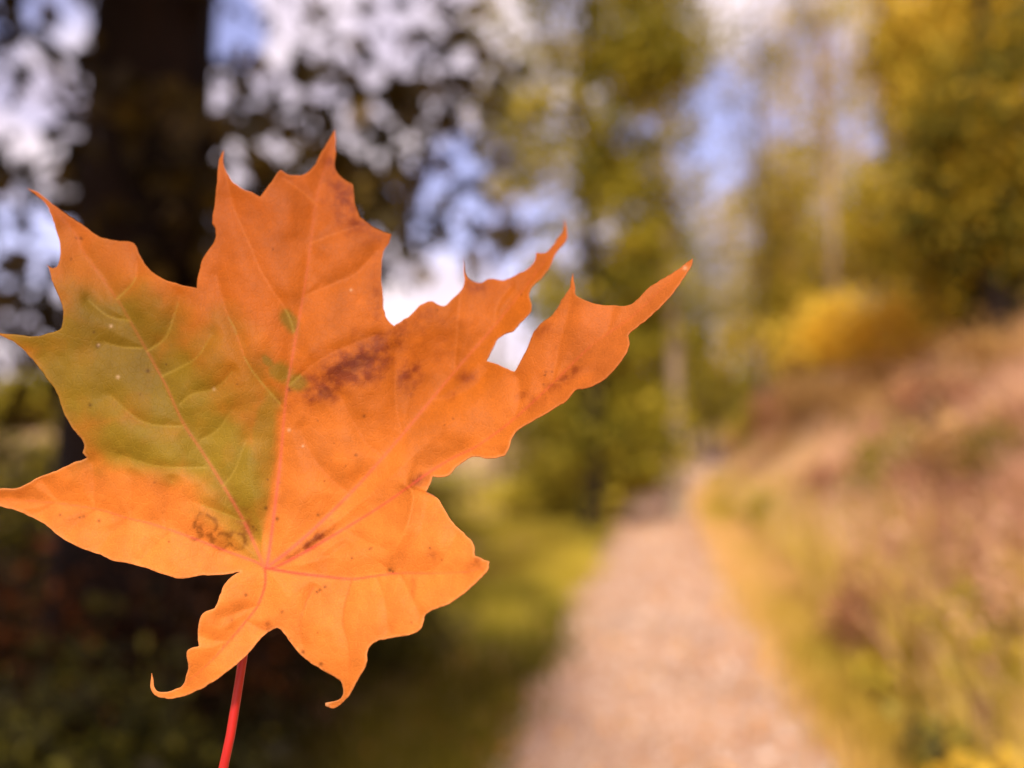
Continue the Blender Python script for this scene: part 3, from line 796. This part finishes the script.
def build_leaf():
    O = smooth_outline(OUT)
    # tiny irregularity of the rim
    O = O + (np.stack([vnoise(O[:, 0] * .25, O[:, 1] * .25, 1), vnoise(O[:, 0] * .25 + 50, O[:, 1] * .25, 2)], 1) - .5) * .9
    step = 1.75
    gx = np.arange(-14, 694, step); gy = np.arange(128, 710, step * .866)
    A, B = np.meshgrid(gx, gy); A = A + (np.arange(len(gy)) % 2)[:, None] * step * .5
    Q = np.stack([A.ravel(), B.ravel()], 1)
    inside = np.zeros(len(Q), bool)
    x0, y0 = O[:, 0], O[:, 1]; x1, y1 = np.roll(x0, -1), np.roll(y0, -1)
    for a, b, c, d in zip(x0, y0, x1, y1):
        if b == d: continue
        m = (Q[:, 1] > min(b, d)) & (Q[:, 1] <= max(b, d))
        xi = a + (Q[m, 1] - b) / (d - b) * (c - a)
        inside[np.where(m)[0]] ^= (Q[m, 0] < xi)
    Q = Q[inside]
    # keep clear of the rim
    cell = {}
    for p in O: cell.setdefault((int(p[0] // 3), int(p[1] // 3)), []).append(p)
    keep = np.ones(len(Q), bool)
    for i, q in enumerate(Q):
        ci, cj = int(q[0] // 3), int(q[1] // 3)
        for a in (-1, 0, 1):
            for b in (-1, 0, 1):
                for p in cell.get((ci + a, cj + b), ()):
                    if (p[0] - q[0]) ** 2 + (p[1] - q[1]) ** 2 < .7: keep[i] = False
    Q = Q[keep]
    nO = len(O)
    allp = [Vector(p) for p in O] + [Vector(p) for p in Q]
    edges = [(i, (i + 1) % nO) for i in range(nO)]
    vs, es, fs, _, _, _ = delaunay_2d_cdt(allp, edges, [], 1, 1e-4)
    Q = np.array([(v.x, v.y) for v in vs]); F = np.array([tuple(f) for f in fs], np.int32)
    # ---- form
    D = 1.2 * tps(CTRL)(Q)                                     # mm further than the base
    mains = [(smooth_line(p), w, k) for p, w, k in MAIN]
    secs = [smooth_line(p) for p in SEC]
    dm = np.full(len(Q), 1e9); ridge = np.zeros(len(Q)); pink = np.zeros(len(Q))
    for p, w, k in mains:
        d, t = line_dist(Q, p)
        dm = np.minimum(dm, d)
        wd = w * (1 - .72 * t)
        ridge = np.maximum(ridge, np.exp(-(d / (wd * .62)) ** 2) * (1 - .45 * t))
        amt = {'b': .6, 'c': .95, 'a': .75, 'd': .85, 'e': .7, 'f': .9, 'g': .7}[k]
        pink = np.maximum(pink, np.exp(-(d / (wd * .60)) ** 2) * amt * (1 - .75 * t ** 1.3))
    ds = np.full(len(Q), 1e9); sr = np.zeros(len(Q))
    for p in secs:
        d, t = line_dist(Q, p)
        ds = np.minimum(ds, d)
        sr = np.maximum(sr, np.exp(-(d / (1.15 * (1 - .5 * t))) ** 2) * (1 - .5 * t))
    dall = np.minimum(dm, ds * 1.3)
    puff = 1 - np.exp(-(dall / 11) ** 1.5)
    D = D - .95 * puff + (1 - np.exp(-(dm / 26) ** 2)) * -1.5
    D = D + .15 * ridge * -1 + .05 * sr
    D = D + (fbm(Q[:, 0] * .014, Q[:, 1] * .014, 77, 2) - .5) * 5.0 + (fbm(Q[:, 0] * .05, Q[:, 1] * .05, 78, 2) - .5) * .8
    # crease across the lower right lobe, and the overlap at its root
    cr = smooth_line([(409, 486), (413, 498), (407, 525), (396, 548), (384, 566)])
    d, t = line_dist(Q, cr)
    D = D - 4.2 * np.exp(-d / 12) * (1 - t) ** .8
    ax = (Q[:, 0] - 409) * .9363 + (Q[:, 1] - 486) * .351; ay = -(Q[:, 0] - 409) * .351 + (Q[:, 1] - 486) * .9363
    D = D + 2.2 * sstep(1.2, -1.2, ay) * sstep(-6, 2, ax) * sstep(40, 20, -ay) * np.exp(-np.abs(ay) / 10)
    # curled tips
    for cx, cy, rad, amt in [(151, 676, 16, 2.5), (326, 705, 16, 3), (565, 225, 16, 3), (487, 563, 18, -2), (690, 262, 20, 1.5), (30, 190, 20, 2)]:
        D = D + amt * np.exp(-(((Q[:, 0] - cx) ** 2 + (Q[:, 1] - cy) ** 2) / rad ** 2))
    Dm = .210 + D * .001
    W = unproject(Q[:, 0], Q[:, 1], Dm)
    base = unproject(265, 568, .210)
    # ---- own colours, plus light and shade painted across the lobes
    def c(r, g, b): return np.array(srgb(r, g, b))
    u, v = Q[:, 0], Q[:, 1]
    n1 = fbm(u * .012, v * .012, 31, 4); n2 = fbm(u * .05, v * .05, 32, 4); n3 = fbm(u * .25, v * .25, 33, 3)
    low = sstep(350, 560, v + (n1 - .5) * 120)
    col = c(206, 106, 20)[None] * (1 - low[:, None]) + c(236, 134, 52)[None] * low[:, None]  # upper part deeper, lower lighter, partly light put into the colour
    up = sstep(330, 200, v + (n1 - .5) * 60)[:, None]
    col = col * (1 - up * .6) + c(180, 84, 14)[None] * up * .6  # deeper top tone, partly shade painted in
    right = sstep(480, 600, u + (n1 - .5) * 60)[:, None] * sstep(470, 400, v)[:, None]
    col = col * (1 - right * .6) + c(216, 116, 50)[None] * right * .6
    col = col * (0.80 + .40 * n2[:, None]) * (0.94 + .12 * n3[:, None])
    # green areas
    G = np.zeros(len(Q))
    for i, b in enumerate([(95, 360, 95, 82, 25), (170, 400, 62, 70, 50), (205, 440, 45, 70, -35), (55, 330, 60, 26, 5), (120, 315, 62, 36, 15), (240, 480, 34, 66, -12), (222, 370, 44, 52, -25), (150, 445, 78, 26, 12)]):
        G = np.maximum(G, blob(Q, *b, soft=.62, wob=.36, sc=.035, seed=60 + i))
    G = G * (1 - .5 * blob(Q, 240, 356, 32, 42, -30, .9, .5, .05, 88)) * (1 - .08 * sstep(.55, .75, fbm(u * .035, v * .035, 89, 3)))
    G = np.maximum(G, .8 * blob(Q, 263, 440, 14, 60, 8, .5, .4, .05, 68))
    for b in [(281, 372, 12, 11, 45), (297, 383, 10, 8, 0), (290, 322, 7, 13, -25), (268, 362, 9, 5, 45), (255, 525, 10, 22, -20)]:
        G = np.maximum(G, .85 * blob(Q, *b, soft=.5, wob=.4, sc=.1, seed=int(b[0])))
    side = sstep(4, -3, (u - 286) * .985 + (v - 400) * .17)          # pigment stops at the midrib
    G = np.where((v > 395) & (v < 560) & (u > 262), G * side, G)
    gcol = c(138, 106, 12)[None] * (1 - sstep(300, 460, v)[:, None]) + c(152, 124, 28)[None] * sstep(300, 460, v)[:, None]
    gcol = gcol * (.85 + .3 * n2[:, None])
    dk = blob(Q, 140, 370, 30, 60, -30, .8, .4, .03, 70)[:, None]
    gcol = gcol * (1 - dk * .18)
    G = np.clip(G, 0, 1)[:, None] * .95
    col = col * (1 - G) + gcol * G
    # warm halo between green and orange near the left lobe
    lobe = blob(Q, 95, 262, 60, 28, 25, .5, .3, .04, 71)[:, None]
    col = col * (1 - lobe * .55) + c(204, 112, 34)[None] * lobe * .55
    # maroon and brown blotches
    Bm = np.zeros(len(Q))
    sp = fbm(u * .13, v * .13, 91, 5) * .7 + fbm(u * .45, v * .45, 92, 3) * .3
    for i, (b, s) in enumerate([((354, 366, 52, 19, -28), 1.0), ((328, 390, 18, 9, -10), .9), ((366, 350, 26, 14, -30), .7), ((345, 203, 13, 24, -20), .85), ((332, 168, 6, 26, -5), .6),
                                ((362, 228, 26, 9, 20), .55), ((408, 374, 12, 13, 30), .85), ((375, 306, 8, 34, 0), .35), ((398, 345, 18, 12, 40), .4), ((420, 318, 20, 12, 0), .4), ((466, 287, 24, 8, 0), .55),
                                ((440, 340, 30, 22, -30), .22), ((465, 378, 8, 9, 20), .6), ((452, 395, 5, 5, 0), .6), ((314, 541, 16, 5, -38), .85), ((300, 551, 16, 4, -35), .5), ((541, 330, 9, 6, -35), .7),
                                ((558, 384, 20, 5, -33), .9), ((572, 372, 8, 4, -40), .9), ((521, 396, 7, 4, -40), .8), ((537, 403, 16, 4, -35), .5), ((268, 628, 9, 5, 20), .5),
                                ((432, 556, 5, 6, 0), .4), ((413, 586, 3, 9, 5), .5), ((478, 562, 12, 9, -10), .45), ((417, 480, 9, 5, -20), .8), ((244, 521, 7, 22, -22), .6)]):
        Bm = np.maximum(Bm, s * blob(Q, *b, soft=.95, wob=.75, sc=.09, seed=100 + i))
    Bm = np.clip(Bm * (.30 + 1.1 * sstep(.28, .72, sp)), 0, 1)[:, None]
    col = col * (1 - Bm * .82) + c(128, 44, 10)[None] * Bm * .82
    core = (blob(Q, 352, 365, 22, 7, -25, .6, .6, .12, 140) * .8 + blob(Q, 325, 393, 6, 5, 0, .6, .5, .12, 141) * .7 + blob(Q, 314, 540, 8, 3, -40, .6, .5, .12, 142) * .6)[:, None]
    core = np.clip(core, 0, 1)
    col = col * (1 - core * .7) + c(96, 28, 5)[None] * core * .7
    # brown scab near the junction
    ring = np.zeros(len(Q))
    for cx, cy, r0 in [(206, 525, 11), (222, 541, 8), (238, 540, 9), (196, 533, 6)]:
        rr_ = np.hypot(u - cx, (v - cy) * 1.2) + (n3 - .5) * 6 + (n2 - .5) * 10
        ring = np.maximum(ring, np.exp(-((rr_ - r0) / 2.6) ** 2))
    ring = (ring * sstep(.3, .6, fbm(u * .2, v * .2, 95, 4)))[:, None]
    col = col * (1 - ring * .7) + c(122, 66, 12)[None] * ring * .7
    # specks
    rs = np.random.default_rng(5)
    specks = [(84, 517, 1.3), (80, 517.5, 1), (99, 521, 1.5), (60, 515, 1.2), (98, 346, 2.2), (148, 371, 2.0), (90, 405, 1.6), (94, 332, 1.2), (81, 238.5, 1.6), (76, 238, 1.2), (71, 259, 1.1),
              (390, 570, 2.4), (393, 571.5, 1.6), (325, 587, 1.5), (320, 590, 1.5), (317, 592, 1.4), (318, 515, 1.2), (352, 558, 1.2), (371, 548, 1.1), (277, 519, 2.2), (266, 508, 1.6),
              (289, 390, 2), (545, 375, 1.1), (546, 372, 1), (370, 549, 1.2), (356, 455, 1.3), (364, 416, 1.5), (303, 652, 2), (321, 664, 2), (246, 595, 1.6), (282, 612, 1.3), (430, 548, 1.2)]
    for _ in range(70):
        specks.append((rs.uniform(20, 640), rs.uniform(230, 650), rs.uniform(.5, 1.0)))
    sm = np.zeros(len(Q))
    for cx, cy, r0 in specks:
        m = (np.abs(u - cx) < 6) & (np.abs(v - cy) < 6)
        sm[m] = np.maximum(sm[m], np.exp(-(np.hypot(u[m] - cx, v[m] - cy) / r0) ** 2))
    col = col * (1 - sm[:, None] * .75) + c(70, 34, 8)[None] * sm[:, None] * .75
    # light healed scars
    sc_ = np.zeros(len(Q))
    for cx, cy, r0 in [(98.5, 345, 1.2), (111, 326, 1.4), (118, 377, 1.6), (214, 389, 1.4), (289, 430, 1.5), (351, 290, 1.2), (303, 446, 1.2), (327, 704.6, 2.4), (685, 268, 2)]:
        sc_ = np.maximum(sc_, np.exp(-(np.hypot(u - cx, v - cy) / r0) ** 2))
    col = col * (1 - sc_[:, None] * .75) + c(240, 196, 150)[None] * sc_[:, None] * .75
    # veins
    side_tone = (.5 + .5 * sstep(430, 560, v))[:, None]
    vcol = c(214, 112, 58)[None] * (1 - side_tone) + c(244, 100, 84)[None] * side_tone
    pk = np.clip(pink, 0, 1)[:, None] * (1 - .35 * up)
    col = col * (1 - pk * .85) + vcol * pk * .85
    red = np.zeros(len(Q))
    for key in (5, 6, 4):
        d, t = line_dist(Q, mains[key][0]); red = np.maximum(red, np.exp(-(d / 1.1) ** 2) * (1 - t) * (.9 if key != 4 else .6))
    for si in (0, 1):
        d, t = line_dist(Q, secs[si]); red = np.maximum(red, np.exp(-(d / .95) ** 2) * (1 - t) * .65)
    col = col * (1 - red[:, None] * .7) + c(226, 62, 30)[None] * red[:, None] * .7
    svc = np.where((G > .4), c(186, 150, 52)[None], c(236, 126, 40)[None] * .86 + 0 * G)
    s_ = sr[:, None] * .6
    col = col * (1 - s_) + svc * s_
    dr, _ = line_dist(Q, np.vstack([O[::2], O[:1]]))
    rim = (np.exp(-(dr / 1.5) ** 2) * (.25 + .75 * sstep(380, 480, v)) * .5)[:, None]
    col = col * (1 - rim) + c(250, 168, 104)[None] * rim  # pale edge highlight painted along the outline
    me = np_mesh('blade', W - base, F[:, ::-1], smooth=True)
    a = me.attributes.new('pigment_shade', 'FLOAT_COLOR', 'POINT')
    a.data.foreach_set('color', np.hstack([np.clip(col * np.array([.64, .67, .68])[None] * (1 - .13 * (1 - low[:, None])), 0, 1), np.ones((len(col), 1))]).astype(np.float32).ravel())  # upper part scaled darker as painted shade
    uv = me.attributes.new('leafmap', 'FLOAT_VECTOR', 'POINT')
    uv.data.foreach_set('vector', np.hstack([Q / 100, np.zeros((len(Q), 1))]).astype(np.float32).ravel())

    m, nt, N, L = new_mat('maple_blade')
    out = N.new('ShaderNodeOutputMaterial')
    at = N.new('ShaderNodeAttribute'); at.attribute_name = 'pigment_shade'
    um = N.new('ShaderNodeAttribute'); um.attribute_name = 'leafmap'
    vo = N.new('ShaderNodeTexVoronoi'); vo.feature = 'DISTANCE_TO_EDGE'; vo.inputs['Scale'].default_value = 13
    ns = N.new('ShaderNodeTexNoise'); ns.inputs['Scale'].default_value = 6; ns.inputs['Detail'].default_value = 3
    va = N.new('ShaderNodeVectorMath'); va.operation = 'SCALE'; va.inputs[3].default_value = .07
    vb = N.new('ShaderNodeVectorMath'); vb.operation = 'ADD'
    L.new(um.outputs['Vector'], ns.inputs['Vector']); L.new(ns.outputs['Color'], va.inputs[0])
    L.new(va.outputs[0], vb.inputs[0]); L.new(um.outputs['Vector'], vb.inputs[1]); L.new(vb.outputs[0], vo.inputs['Vector'])
    rp = N.new('ShaderNodeMapRange'); rp.inputs[1].default_value = 0; rp.inputs[2].default_value = .09
    L.new(vo.outputs['Distance'], rp.inputs[0])
    fine = N.new('ShaderNodeTexNoise'); fine.inputs['Scale'].default_value = 60; fine.inputs['Detail'].default_value = 4
    L.new(um.outputs['Vector'], fine.inputs['Vector'])
    mr = N.new('ShaderNodeMapRange'); mr.inputs[1].default_value = .25; mr.inputs[2].default_value = .75
    mr.inputs[3].default_value = .86; mr.inputs[4].default_value = 1.12
    L.new(fine.outputs[0], mr.inputs[0])
    r2 = N.new('ShaderNodeMapRange'); r2.inputs[3].default_value = 1.05; r2.inputs[4].default_value = 1.0
    L.new(rp.outputs[0], r2.inputs[0])
    mu = N.new('ShaderNodeMath'); mu.operation = 'MULTIPLY'; L.new(mr.outputs[0], mu.inputs[0]); L.new(r2.outputs[0], mu.inputs[1])
    sc2 = N.new('ShaderNodeVectorMath'); sc2.operation = 'SCALE'
    L.new(at.outputs['Color'], sc2.inputs[0]); L.new(mu.outputs[0], sc2.inputs[3])
    p = N.new('ShaderNodeBsdfPrincipled'); p.inputs['Roughness'].default_value = .6; p.inputs['Specular IOR Level'].default_value = .15
    L.new(sc2.outputs[0], p.inputs['Base Color'])
    ad = N.new('ShaderNodeMath'); ad.operation = 'MULTIPLY_ADD'; ad.inputs[1].default_value = .35
    L.new(fine.outputs[0], ad.inputs[0]); L.new(rp.outputs[0], ad.inputs[2])
    bp = N.new('ShaderNodeBump'); bp.inputs['Strength'].default_value = .38; bp.inputs['Distance'].default_value = .00012
    L.new(ad.outputs[0], bp.inputs['Height']); L.new(bp.outputs[0], p.inputs['Normal'])
    t = N.new('ShaderNodeBsdfTranslucent'); L.new(sc2.outputs[0], t.inputs['Color'])
    mx = N.new('ShaderNodeMixShader'); mx.inputs[0].default_value = .18
    L.new(p.outputs[0], mx.inputs[1]); L.new(t.outputs[0], mx.inputs[2]); L.new(mx.outputs[0], out.inputs[0])

    root = tag(empty('maple_leaf', tuple(base)), 'large orange maple leaf with a green left half, held upright by its red stalk', 'maple leaf')
    bl = link_mesh('blade', me, m, root)
    so = bl.modifiers.new('thickness', 'SOLIDIFY'); so.thickness = .00022; so.offset = -1
    # petiole: leaves the junction backwards, drops behind the lower lobe
    m, nt, N, L = new_mat('maple_stalk')
    out = N.new('ShaderNodeOutputMaterial'); p = N.new('ShaderNodeBsdfPrincipled')
    tc = N.new('ShaderNodeTexCoord'); ns = N.new('ShaderNodeTexNoise'); ns.inputs['Scale'].default_value = 350
    mp = N.new('ShaderNodeMapping'); mp.inputs['Scale'].default_value = (1, 1, .12)
    L.new(tc.outputs['Object'], mp.inputs[0]); L.new(mp.outputs[0], ns.inputs['Vector'])
    rp = N.new('ShaderNodeValToRGB'); rp.color_ramp.elements[0].color = (.20, .003, .004, 1); rp.color_ramp.elements[1].color = (.56, .014, .012, 1)
    L.new(ns.outputs[0], rp.inputs[0]); L.new(rp.outputs[0], p.inputs['Base Color']); p.inputs['Roughness'].default_value = .4
    L.new(p.outputs[0], out.inputs[0])
    V, F = [], []
    line = [(265, 566, .2118), (263, 575, .2135), (259, 595, .2150), (251, 622, .2150), (243, 656, .2140), (237, 695, .2125), (230.5, 735, .211), (223, 770, .210), (215, 815, .209), (206, 860, .208), (198, 900, .207)]
    pts = [Vector(unproject(a, b, c_)) - Vector(base) for a, b, c_ in line]
    fine_pts = []
    for i in range(len(pts) - 1):
        for j in range(4): fine_pts.append(pts[i].lerp(pts[i + 1], j / 4))
    fine_pts.append(pts[-1])
    n = len(fine_pts)
    tube(V, F, fine_pts, [.00105 + .00025 * i / n + (.0006 * max(0, (i / n - .85) / .15)) for i in range(n)], 14, .03)
    link_mesh('stalk', np_mesh('stalk', V, F, smooth=True), m, root)


build_leaf()

# ------------------------------------------------------------------ light and sky
SUN_EL, SUN_AZ = R(40), R(184)      # azimuth clockwise from +Y (the view direction): behind the camera
sd = bpy.data.lights.new('sun', 'SUN')
so = bpy.data.objects.new('sun', sd); COL.objects.link(so)
sd.energy = 3.7; sd.angle = R(6); sd.color = (1, .92, .77)
dirv = Vector((math.sin(SUN_AZ) * math.cos(SUN_EL), math.cos(SUN_AZ) * math.cos(SUN_EL), math.sin(SUN_EL)))
so.rotation_euler = (-dirv).to_track_quat('-Z', 'Y').to_euler()
so.location = dirv * 50

w = bpy.data.worlds.new('World'); scene.world = w; w.use_nodes = True
nt = w.node_tree; N = nt.nodes; L = nt.links; N.clear()
out = N.new('ShaderNodeOutputWorld'); bg = N.new('ShaderNodeBackground'); bg.inputs['Strength'].default_value = .1
sky = N.new('ShaderNodeTexSky'); sky.sky_type = 'NISHITA'; sky.sun_disc = False
sky.sun_elevation = SUN_EL; sky.sun_rotation = SUN_AZ; sky.dust_density = 1.5
tc = N.new('ShaderNodeTexCoord')
sx = N.new('ShaderNodeSeparateXYZ'); L.new(tc.outputs['Generated'], sx.inputs[0])
mz = N.new('ShaderNodeMath'); mz.operation = 'MAXIMUM'; mz.inputs[1].default_value = 0; L.new(sx.outputs[2], mz.inputs[0])
az = N.new('ShaderNodeMath'); az.inputs[1].default_value = .22; L.new(mz.outputs[0], az.inputs[0])
dv = N.new('ShaderNodeVectorMath'); dv.operation = 'DIVIDE'
cb = N.new('ShaderNodeCombineXYZ')
for i in range(3): L.new(az.outputs[0], cb.inputs[i])
L.new(tc.outputs['Generated'], dv.inputs[0]); L.new(cb.outputs[0], dv.inputs[1])
cn = N.new('ShaderNodeTexNoise'); cn.inputs['Scale'].default_value = 1.5; cn.inputs['Detail'].default_value = 7; cn.inputs['Roughness'].default_value = .55
L.new(dv.outputs[0], cn.inputs['Vector'])
cr = N.new('ShaderNodeValToRGB'); cr.color_ramp.elements[0].position = .42; cr.color_ramp.elements[1].position = .56
L.new(cn.outputs[0], cr.inputs[0])


def gap(px, py, width, amt, prev):
    d = Vector(unproject(px, py, 1.0)) - Vector((0, 0, EYE)); d.normalize()
    dt = N.new('ShaderNodeVectorMath'); dt.operation = 'DOT_PRODUCT'; dt.inputs[1].default_value = d
    nm = N.new('ShaderNodeVectorMath'); nm.operation = 'NORMALIZE'; L.new(tc.outputs['Generated'], nm.inputs[0]); L.new(nm.outputs[0], dt.inputs[0])
    mr = N.new('ShaderNodeMapRange'); mr.interpolation_type = 'SMOOTHSTEP'
    mr.inputs[1].default_value = math.cos(width * 1.25); mr.inputs[2].default_value = math.cos(width * .35)
    mr.inputs[3].default_value = 0; mr.inputs[4].default_value = amt
    L.new(dt.outputs['Value'], mr.inputs[0])
    s = N.new('ShaderNodeMath'); s.operation = 'ADD'; L.new(prev, s.inputs[0]); L.new(mr.outputs[0], s.inputs[1])
    return s.outputs[0]


z = N.new('ShaderNodeValue'); z.outputs[0].default_value = 0
acc = z.outputs[0]
for g_ in [(755, 120, .13, -.30), (470, 215, .09, -.25), (30, 230, .06, -.2), (225, 20, .05, -.3), (430, 300, .10, .25), (400, 40, .14, .2), (60, 140, .1, .12), (725, 5, .07, .35), (860, 40, .07, .15)]:
    acc = gap(*g_, acc)
ad = N.new('ShaderNodeMath'); L.new(cn.outputs[0], ad.inputs[0]); L.new(acc, ad.inputs[1])
L.new(ad.outputs[0], cr.inputs[0])
# cloud tone: white tops, lilac-grey bases
cn2 = N.new('ShaderNodeTexNoise'); cn2.inputs['Scale'].default_value = 3.2; cn2.inputs['Detail'].default_value = 5; L.new(dv.outputs[0], cn2.inputs['Vector'])
ct = N.new('ShaderNodeValToRGB'); ct.color_ramp.elements[0].position = .35; ct.color_ramp.elements[1].position = .65
ct.color_ramp.elements[0].color = (5.2, 4.5, 5.7, 1); ct.color_ramp.elements[1].color = (8.7, 7.4, 7.7, 1)
L.new(cn2.outputs[0], ct.inputs[0])
bt = N.new('ShaderNodeMix'); bt.data_type = 'RGBA'; bt.blend_type = 'MULTIPLY'; bt.inputs[0].default_value = 1
L.new(sky.outputs[0], bt.inputs[6]); bt.inputs[7].default_value = (2.1, 1.45, 1.6, 1)
mx = N.new('ShaderNodeMix'); mx.data_type = 'RGBA'
L.new(cr.outputs[0], mx.inputs[0]); L.new(bt.outputs[2], mx.inputs[6]); L.new(ct.outputs[0], mx.inputs[7])
L.new(mx.outputs[2], bg.inputs['Color']); L.new(bg.outputs[0], out.inputs[0])

# ------------------------------------------------------------------ render settings
scene.view_settings.view_transform = 'Standard'
scene.view_settings.look = 'None'
scene.view_settings.exposure = 0.62
scene.view_settings.gamma = 1
scene.render.engine = 'CYCLES'
cy = scene.cycles
cy.use_denoising = True
cy.max_bounces = 5; cy.diffuse_bounces = 3; cy.glossy_bounces = 2; cy.transmission_bounces = 3; cy.transparent_max_bounces = 4
cy.use_adaptive_sampling = False
cy.sample_clamp_indirect = 4
